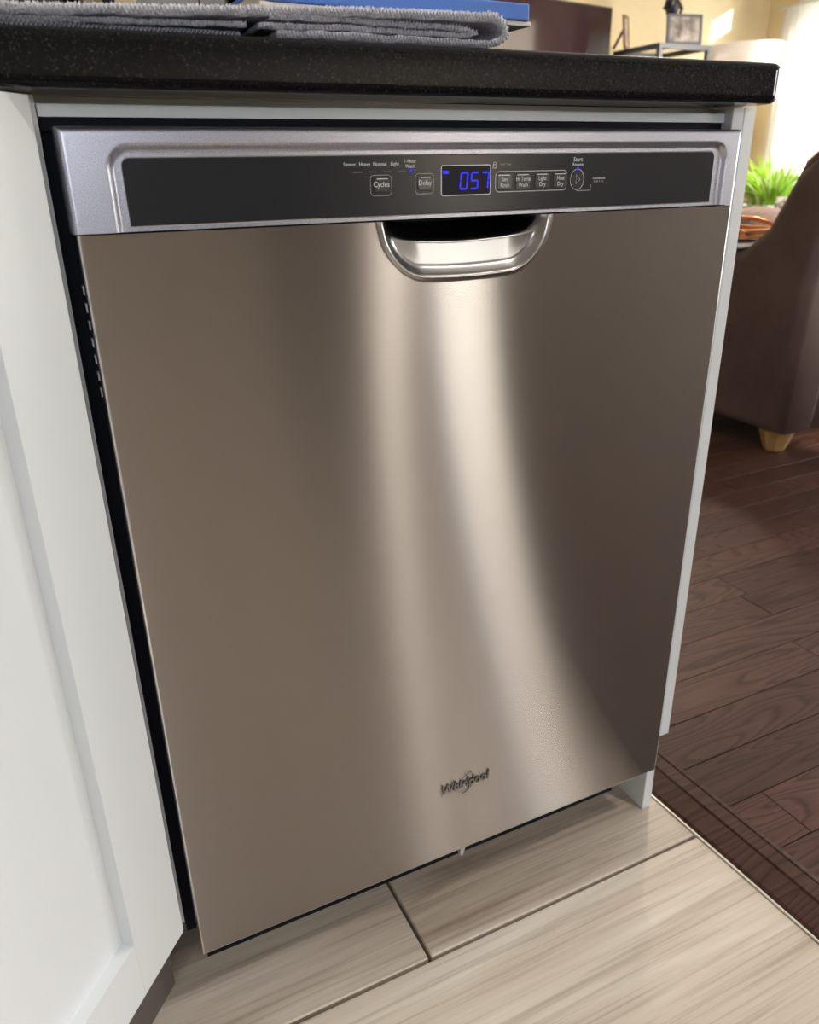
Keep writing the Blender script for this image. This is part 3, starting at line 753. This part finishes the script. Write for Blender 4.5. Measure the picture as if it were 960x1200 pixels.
# blue book on a cream notepad, behind the towel
def rot_thing(name, label, cat, x, y, z, deg): return thing(name, label, cat, (x, y, z), math.radians(deg))
pad = rot_thing('notepad', 'thin cream paper notepad lying between the blue book and the towel', 'notepad', 0.392, 0.050, 0.9366, 2.5)
bm = new(); box(bm, (-0.24, 0.0, 0.0), (0.0, 0.16, 0.0032), 0.0004, 1); build('paper_block', bm, PAPER, pad)
bk = rot_thing('book', 'blue hardback book lying on the folded grey towel', 'book', 0.388, 0.050, 0.9401, 2.5)
T_ = 0.0125
bm = new(); box(bm, (-0.228, 0.0, 0.0), (0.0, 0.165, 0.002), 0.0005, 1); build('back_cover', bm, BLUECOVER, bk)
bm = new(); box(bm, (-0.228, 0.0, T_-0.002), (0.0, 0.165, T_), 0.0005, 1); build('front_cover', bm, BLUECOVER, bk)
bm = new(); box(bm, (-0.226, 0.005, 0.0021), (-0.004, 0.161, T_-0.0021)); build('page_block', bm, PAPER, bk)
bm = new(); box(bm, (-0.228, -0.0025, 0.0), (0.0, 0.0048, T_), 0.0012, 2); build('book_spine', bm, BLUECOVER, bk)

bx = obox('box', (-0.11, 0.33, CT), (0.052, 0.46, CT+0.12), DARKWOOD, None, 0.002, 2); tag(bx, 'dark brown box at the left behind the towel', 'box')
def tumbler(x, y, h, r, label):
    g = thing('drinking_glass', label, 'glass', (x, y, CT))
    bm = new(); lathe(bm, [(0, 0), (r*0.86, 0), (r*0.88, 0.003), (r, h), (r-0.0018, h), (r*0.86-0.0018, 0.008), (0, 0.007)], 28); build('glass_wall', bm, CLEAR, g, True)
    return g
tumbler(0.066, 0.28, 0.13, 0.024, 'clear drinking glass beside the dark brown box behind the towel')
cr = thing('carton', 'small beige carton standing between the drinking glass and grey canister', 'carton', (0.094, 0.36, CT))
bm = new(); box(bm, (-0.026, -0.02, 0), (0.024, 0.02, 0.125), 0.001, 1); build('carton_body', bm, KRAFT, cr)
bm = new(); box(bm, (-0.021, -0.0205, 0.03), (-0.002, -0.0201, 0.11)); build('carton_label', bm, PAPER, cr)
gc = thing('canister', 'grey metal canister standing behind the folded towel', 'canister', (0.17, 0.47, CT))
bm = new(); box(bm, (-0.041, -0.03, 0), (0.072, 0.06, 0.15), 0.003, 2); build('canister_body', bm, GREYBIN, gc)
bm = new(); box(bm, (0.0335, -0.0306, 0.0), (0.0345, -0.03, 0.13)); build('canister_seam', bm, BLACK, gc)
tumbler(0.196, 0.22, 0.12, 0.022, 'clear drinking glass standing between the grey canister and blue book')

# ------------------------------------------------------------------ living room
# television on the north wall, turned slightly
tv = thing('television', 'black flat television hanging on the cream wall', 'television', (3.735, 4.13, 1.06), math.radians(12))
bm = new(); box(bm, (-1.22, 0.0, 0.0), (0.0, 0.035, 0.695), 0.004, 2); build('tv_case', bm, TV_BODY, tv)
bm = new(); box(bm, (-1.208, -0.002, 0.014), (-0.012, -0.0002, 0.683)); build('tv_screen', bm, TV_SCREEN, tv)
bm = new(); box(bm, (-0.30, 0.035, 0.25), (-0.16, 0.075, 0.45)); build('wall_bracket', bm, STAND, tv)
# etagere with picture frames
et = thing('side_table', 'tall dark metal side table carrying picture frames by the wall', 'table', (3.70, 3.62, 0))
sz, sw, sd = 1.497, 0.385, 0.40
for i, (x, y) in enumerate(((0, 0), (sw, 0), (0, sd), (sw, sd))):
    bm = new(); box(bm, (x-0.014, y-0.014, 0.0), (x+0.014, y+0.014, sz-0.028), 0.002, 1); build('leg', bm, STAND, et)
bm = new()
for a, b in (((-0.014, -0.014), (sw+0.014, 0.014)), ((-0.014, sd-0.014), (sw+0.014, sd+0.014)), ((-0.014, 0.014), (0.014, sd-0.014)), ((sw-0.014, 0.014), (sw+0.014, sd-0.014))):
    box(bm, (a[0], a[1], sz-0.028), (b[0], b[1], sz), 0.001, 1)
build('top_frame', bm, STAND, et)
bm = new(); box(bm, (0.014, 0.014, sz-0.008), (sw-0.014, sd-0.014, sz)); build('glass_top', bm, GLASS, et)
for zz in (0.25, 0.85):
    bm = new(); box(bm, (0.0, 0.0, zz), (sw, sd, zz+0.02)); build('shelf', bm, STAND, et)
def frame(name, label, x, y, z, w, h, rz, fm, pm, tilt=-0.12):
    f = thing(name, label, 'picture frame', (x, y, z), math.radians(rz))
    T = Matrix.Rotation(tilt, 4, 'X')
    def pt(nm, fn, m_):
        bm = new(); fn(bm); bmesh.ops.transform(bm, matrix=T, verts=bm.verts[:]); return build(nm, bm, m_, f)
    b = 0.016
    pt('frame_border', lambda m2: (box(m2, (0, 0, 0), (w, 0.014, b)), box(m2, (0, 0, h-b), (w, 0.014, h)), box(m2, (0, 0, b), (b, 0.014, h-b)), box(m2, (w-b, 0, b), (w, 0.014, h-b))), fm)
    pt('photo', lambda m2: box(m2, (b, 0.004, b), (w-b, 0.012, h-b)), pm)
    bm = new(); tube(bm, [(w*0.5, 0.03, h*0.62), (w*0.5, 0.09, 0.006)], 0.008, 6); build('easel_leg', bm, TV_BODY, f)
    return f
frame('picture_frame', 'large dark picture frame on the near corner of the side table', 3.79, 3.66, sz+0.001, 0.24, 0.165, -10, STAND, PHOTO_A)
frame('picture_frame', 'slim red-brown picture frame on the far side of the side table', 3.655, 3.88, sz+0.001, 0.11, 0.185, 36, WOODFRAME, PHOTO_B)
st = thing('figurine', 'small dark figurine standing behind the large picture frame', 'figurine', (3.93, 3.80, sz+0.001))
bm = new(); lathe(bm, [(0, 0), (0.045, 0), (0.045, 0.02), (0.022, 0.03), (0.02, 0.16), (0.036, 0.19), (0.045, 0.23), (0.03, 0.27), (0.014, 0.285), (0.026, 0.31), (0.024, 0.345), (0, 0.36)], 20); build('figure', bm, TV_BODY, st, True)
for s in (-1, 1):
    bm = new(); tube(bm, [(s*0.04, 0, 0.255), (s*0.07, -0.01, 0.21), (s*0.035, -0.035, 0.19)], [0.013, 0.011, 0.009], 8); build('arm', bm, TV_BODY, st, True)
# floor lamp with a drum shade
fl = thing('floor_lamp', 'floor lamp with a white drum shade near the corner', 'lamp', (4.42, 3.62, 0))
bm = new(); lathe(bm, [(0, 0.0), (0.15, 0.0), (0.15, 0.02), (0.02, 0.035), (0, 0.035)], 28); build('lamp_base', bm, STAND, fl, True)
bm = new(); tube(bm, [(0, 0, 0.03), (0, 0, 1.42)], 0.011, 10); build('lamp_pole', bm, STAND, fl)
bm = new(); lathe(bm, [(0.245, 1.20), (0.235, 1.512)], 40); lathe(bm, [(0.241, 1.20), (0.231, 1.512)], 40); build('lamp_shade', bm, SHADE, fl, True)
# sofa facing north, seen from its end and back
sf = thing('sofa', 'brown leather sofa seen from its end beyond the dark wood floor', 'sofa', (1.93, 0.95, 0))
SL = 2.0
bm = new(); prof = [(0.02, 0.075), (0.90, 0.075), (0.90, 0.40), (0.24, 0.42), (0.20, 0.40), (0.02, 0.30)]
prism(bm, prof, 0.17, SL-0.17, 0.02, 3, 'x'); build('seat_base', bm, LEATHER, sf, True)
bm = new(); prof = [(0.0, 0.13), (0.235, 0.30), (0.21, 0.58), (0.14, 0.70), (0.085, 0.83), (0.01, 0.89), (-0.05, 0.86), (-0.055, 0.78), (-0.02, 0.55), (0.0, 0.35)]
bm = new(); prism(bm, [(0.0, 0.075), (0.235, 0.075)] + prof[1:], 0.02, SL-0.02, 0.02, 3, 'x'); build('backrest', bm, LEATHER, sf, True)
for x0, x1 in ((0.0, 0.17), (SL-0.17, SL)):
    bm = new(); prism(bm, [(0.0, 0.072), (0.92, 0.072), (0.93, 0.52), (0.90, 0.565), (0.60, 0.580), (0.24, 0.590), (0.16, 0.66), (0.09, 0.80), (0.01, 0.86), (-0.045, 0.835), (-0.05, 0.76), (-0.015, 0.5)], x0, x1, 0.035, 5, 'x'); build('arm', bm, LEATHER, sf, True)
for k in range(2):
    a = 0.175 + k*(SL-0.35)/2; b = a + (SL-0.35)/2 - 0.004
    bm = new(); box(bm, (a, 0.245, 0.405), (b, 0.91, 0.515), 0.03, 4); build('seat_cushion', bm, LEATHER, sf, True)
for x, y in ((0.07, 0.06), (SL-0.07, 0.06), (0.07, 0.84), (SL-0.07, 0.84)):
    bm = new(); lathe(bm, [(0, 0.0040), (0.030, 0.0040), (0.034, 0.01), (0.056, 0.073), (0, 0.073)], 8, x, y); build('leg', bm, FOOTWOOD, sf)
bm = new(); tube(bm, [(-0.004, 0.26, 0.44), (-0.010, 0.31, 0.428), (-0.011, 0.36, 0.43), (-0.004, 0.42, 0.437)], [0.004, 0.010, 0.010, 0.004], 8); build('arm_fold', bm, LEATHER, sf, True)
# cream blanket folded over the sofa arm, copper tray on it
bl = thing('blanket', 'cream blanket folded on the arm and seat of the brown sofa', 'blanket', (2.02, 1.44, 0.5935))
bm = new()
def softbox(bm, a, b, r, seg=4, amp=0.008, seed=0):
    n0 = len(bm.verts); box(bm, a, b, r, seg); bm.verts.ensure_lookup_table(); rn = random.Random(seed)
    for v in bm.verts[n0:]:
        v.co += Vector((math.sin(v.co.y*31+seed), math.sin(v.co.x*27+seed), math.sin(v.co.x*22+v.co.y*29+seed)))*amp*0.5
softbox(bm, (-0.085, -0.245, 0.0), (0.10, 0.34, 0.011), 0.005, 3, 0.003, 1)
build('blanket_layer', bm, BLANKET, bl, True)
bm = new(); softbox(bm, (-0.080, -0.10, 0.0130), (0.02, 0.335, 0.020), 0.003, 3, 0.002, 2); build('blanket_layer', bm, BLANKET, bl, True)
def pillow(name, label, cat, loc, w, d, h, m_, rz=0, rx_=0, ry=0, n=14, power=2.6):
    bm = new()
    for s in (1, -1):
        g = [[bm.verts.new(((i/n*2-1)*w/2*(1-0.06*(1-abs(j/n*2-1)**2) if i in (0, n) else 1), (j/n*2-1)*d/2, s*h/2*max(0, (1-abs(i/n*2-1)**power)*(1-abs(j/n*2-1)**power))**0.55)) for j in range(n+1)] for i in range(n+1)]
        for i in range(n):
            for j in range(n):
                q = (g[i][j], g[i+1][j], g[i+1][j+1], g[i][j+1]); bm.faces.new(q if s > 0 else q[::-1])
    bmesh.ops.remove_doubles(bm, verts=bm.verts[:], dist=1e-5)
    o = build(name, bm, m_, None, True); o.location = loc; o.rotation_euler = (math.radians(rx_), math.radians(ry), math.radians(rz))
    return tag(o, label, cat)
ty = thing('tray', 'copper tray with an arched handle resting on the cream blanket on the sofa arm', 'tray', (2.04, 1.42, 0.6155), math.radians(3))
bm = new(); prism(bm, rrect(-0.085, -0.20, 0.085, 0.22, 0.03), 0.0, 0.005, 0.001, 1); build('tray_base', bm, COPPER, ty)
bm = new()
for r0, r1, zz0, zz1 in ((0, 0, 0.005, 0.022),):
    o_ = rrect(-0.085, -0.20, 0.085, 0.22, 0.03); i_ = rrect(-0.079, -0.194, 0.079, 0.214, 0.026)
    for ring in (o_, i_):
        A = [bm.verts.new((p[0], p[1], zz0)) for p in ring]; B = [bm.verts.new((p[0]*1.06, p[1]*1.03, zz1)) for p in ring]
        for i in range(len(A)): bm.faces.new((A[i], A[(i+1) % len(A)], B[(i+1) % len(A)], B[i]))
build('tray_wall', bm, COPPER, ty, True)
bm = new(); tube(bm, [(p[0]*1.05, p[1]*1.03, 0.023) for p in rrect(-0.085, -0.20, 0.085, 0.22, 0.03)], 0.005, 8, True); build('tray_rim', bm, COPPER, ty, True)
bm = new(); tube(bm, [(0.07, -0.205, 0.022), (0.07, -0.16, 0.042), (0.07, -0.10, 0.050), (0.07, 0.10, 0.050), (0.07, 0.18, 0.042), (0.07, 0.22, 0.022)], 0.007, 8); build('handle', bm, COPPER, ty, True)
bm = new(); lathe(bm, [(0, 0.0052), (0.018, 0.0052), (0.024, 0.02), (0.016, 0.034), (0.007, 0.041), (0, 0.042)], 16, 0.0, -0.02); build('ornament', bm, COPPER, ty, True)
pillow('cushion', 'white pebble-patterned cushion standing behind the other cushions on the sofa', 'cushion', (2.84, 1.74, 0.622), 0.34, 0.17, 0.12, PEBBLE, 62, 62, 0)
pillow('cushion', 'dusty pink cushion lying behind the black cushion on the sofa', 'cushion', (2.56, 1.70, 0.595), 0.24, 0.32, 0.15, PINK, 4, 0, -8)
pillow('cushion', 'small black cushion behind the copper tray on the sofa', 'cushion', (2.31, 1.62, 0.585), 0.20, 0.24, 0.13, BLACKCLOTH, 8, 0, 0)
pillow('cushion', 'pale grey cushion lying nearer the sofa back than the pink cushion', 'cushion', (2.52, 1.39, 0.580), 0.24, 0.18, 0.125, BLANKET, -10, 0, 4)
# potted grassy plant by the window
ps = thing('plant_stand', 'white plant stand below the green plant near the window', 'stand', (4.10, 2.98, 0))
bm = new(); lathe(bm, [(0, 0.42), (0.24, 0.42), (0.24, 0.45), (0, 0.45)], 28); build('stand_top', bm, TRIMW, ps)
for k in range(3):
    a = 2*PI*k/3+0.4; bm = new(); tube(bm, [(0.2*math.cos(a), 0.2*math.sin(a), 0.005), (0.15*math.cos(a), 0.15*math.sin(a), 0.42)], 0.014, 8); build('leg', bm, TRIMW, ps)
pp = thing('potted_plant', 'bright green grassy plant in a white pot in front of the window', 'plant', (4.10, 2.98, 0.4505))
bm = new(); lathe(bm, [(0, 0), (0.13, 0), (0.17, 0.13), (0.175, 0.15), (0.16, 0.15), (0.15, 0.13), (0, 0.13)], 28); build('pot', bm, POT, pp, True)
bm = new(); lathe(bm, [(0, 0.137), (0.148, 0.137)], 20); build('soil', bm, SOIL, pp)
rnd = random.Random(11)
for k in range(240):
    a = rnd.uniform(0, 2*PI); rr_ = rnd.uniform(0.02, 0.13); lean = rnd.uniform(0.08, 0.36); h = rnd.uniform(0.14, 0.34); w = rnd.uniform(0.006, 0.012)
    bm = new(); prev = None
    for i in range(6):
        t = i/5; px_ = math.cos(a)*(rr_ + lean*t**1.8); py_ = math.sin(a)*(rr_ + lean*t**1.8); pz_ = 0.135 + h*(t - 0.30*t**3*lean/0.3)
        ww = w*(1-t**2)+0.0008; sx_, sy_ = -math.sin(a)*ww, math.cos(a)*ww
        cur = [bm.verts.new((px_-sx_, py_-sy_, pz_)), bm.verts.new((px_, py_, pz_-ww*0.4)), bm.verts.new((px_+sx_, py_+sy_, pz_))]
        if prev: bm.faces.new((prev[0], prev[1], cur[1], cur[0])); bm.faces.new((prev[1], prev[2], cur[2], cur[1]))
        prev = cur
    build('leaf', bm, LEAF if rnd.random() < 0.8 else LEAF_PALE, pp, True)
# white sheer curtains on both sides of the end window
def curtain(label, y0, y1, zt=1.80):
    bm = new(); n = 60; A = []
    for i in range(n+1):
        y = y0 + (y1-y0)*i/n; x = E - 0.10 + 0.028*math.sin(i*0.75) + 0.008*math.sin(i*1.9)
        A.append([bm.verts.new((x - E, y - y0, z)) for z in (0.02, 0.6, 1.2, zt)])
    for i in range(n):
        for j in range(3): bm.faces.new((A[i][j], A[i+1][j], A[i+1][j+1], A[i][j+1]))
    o = build('curtain', bm, CURTAIN, None, True); o.location = (E, y0, 0); return tag(o, label, 'curtain', None)
curtain('white sheer curtain hanging nearest the corner of the room', 3.62, 3.98)
curtain('white sheer curtain hanging right of the window gap', 3.02, 3.44)
cr_ = thing('curtain_rod', 'thin white curtain rod above the end window', 'rod', (E-0.10, 2.95, 1.81))
bm = new(); tube(bm, [(0, 0, 0), (0, 1.08, 0)], 0.010, 10); build('rod', bm, TRIMW, cr_, True)
for y in (0.05, 1.03):
    bm = new(); box(bm, (0.009, y-0.01, -0.012), (0.0995, y+0.01, 0.012)); build('rod_bracket', bm, TRIMW, cr_)

# repeats share a group phrase
for o in COL.objects:
    g = {'cushion': 'cushions on the brown sofa', 'picture_frame': 'picture frames on the side table', 'drinking_glass': 'drinking glasses behind the towel', 'curtain': 'sheer curtains at the end window'}.get(o.name.split('.')[0])
    if g and o.parent is None: o['group'] = g
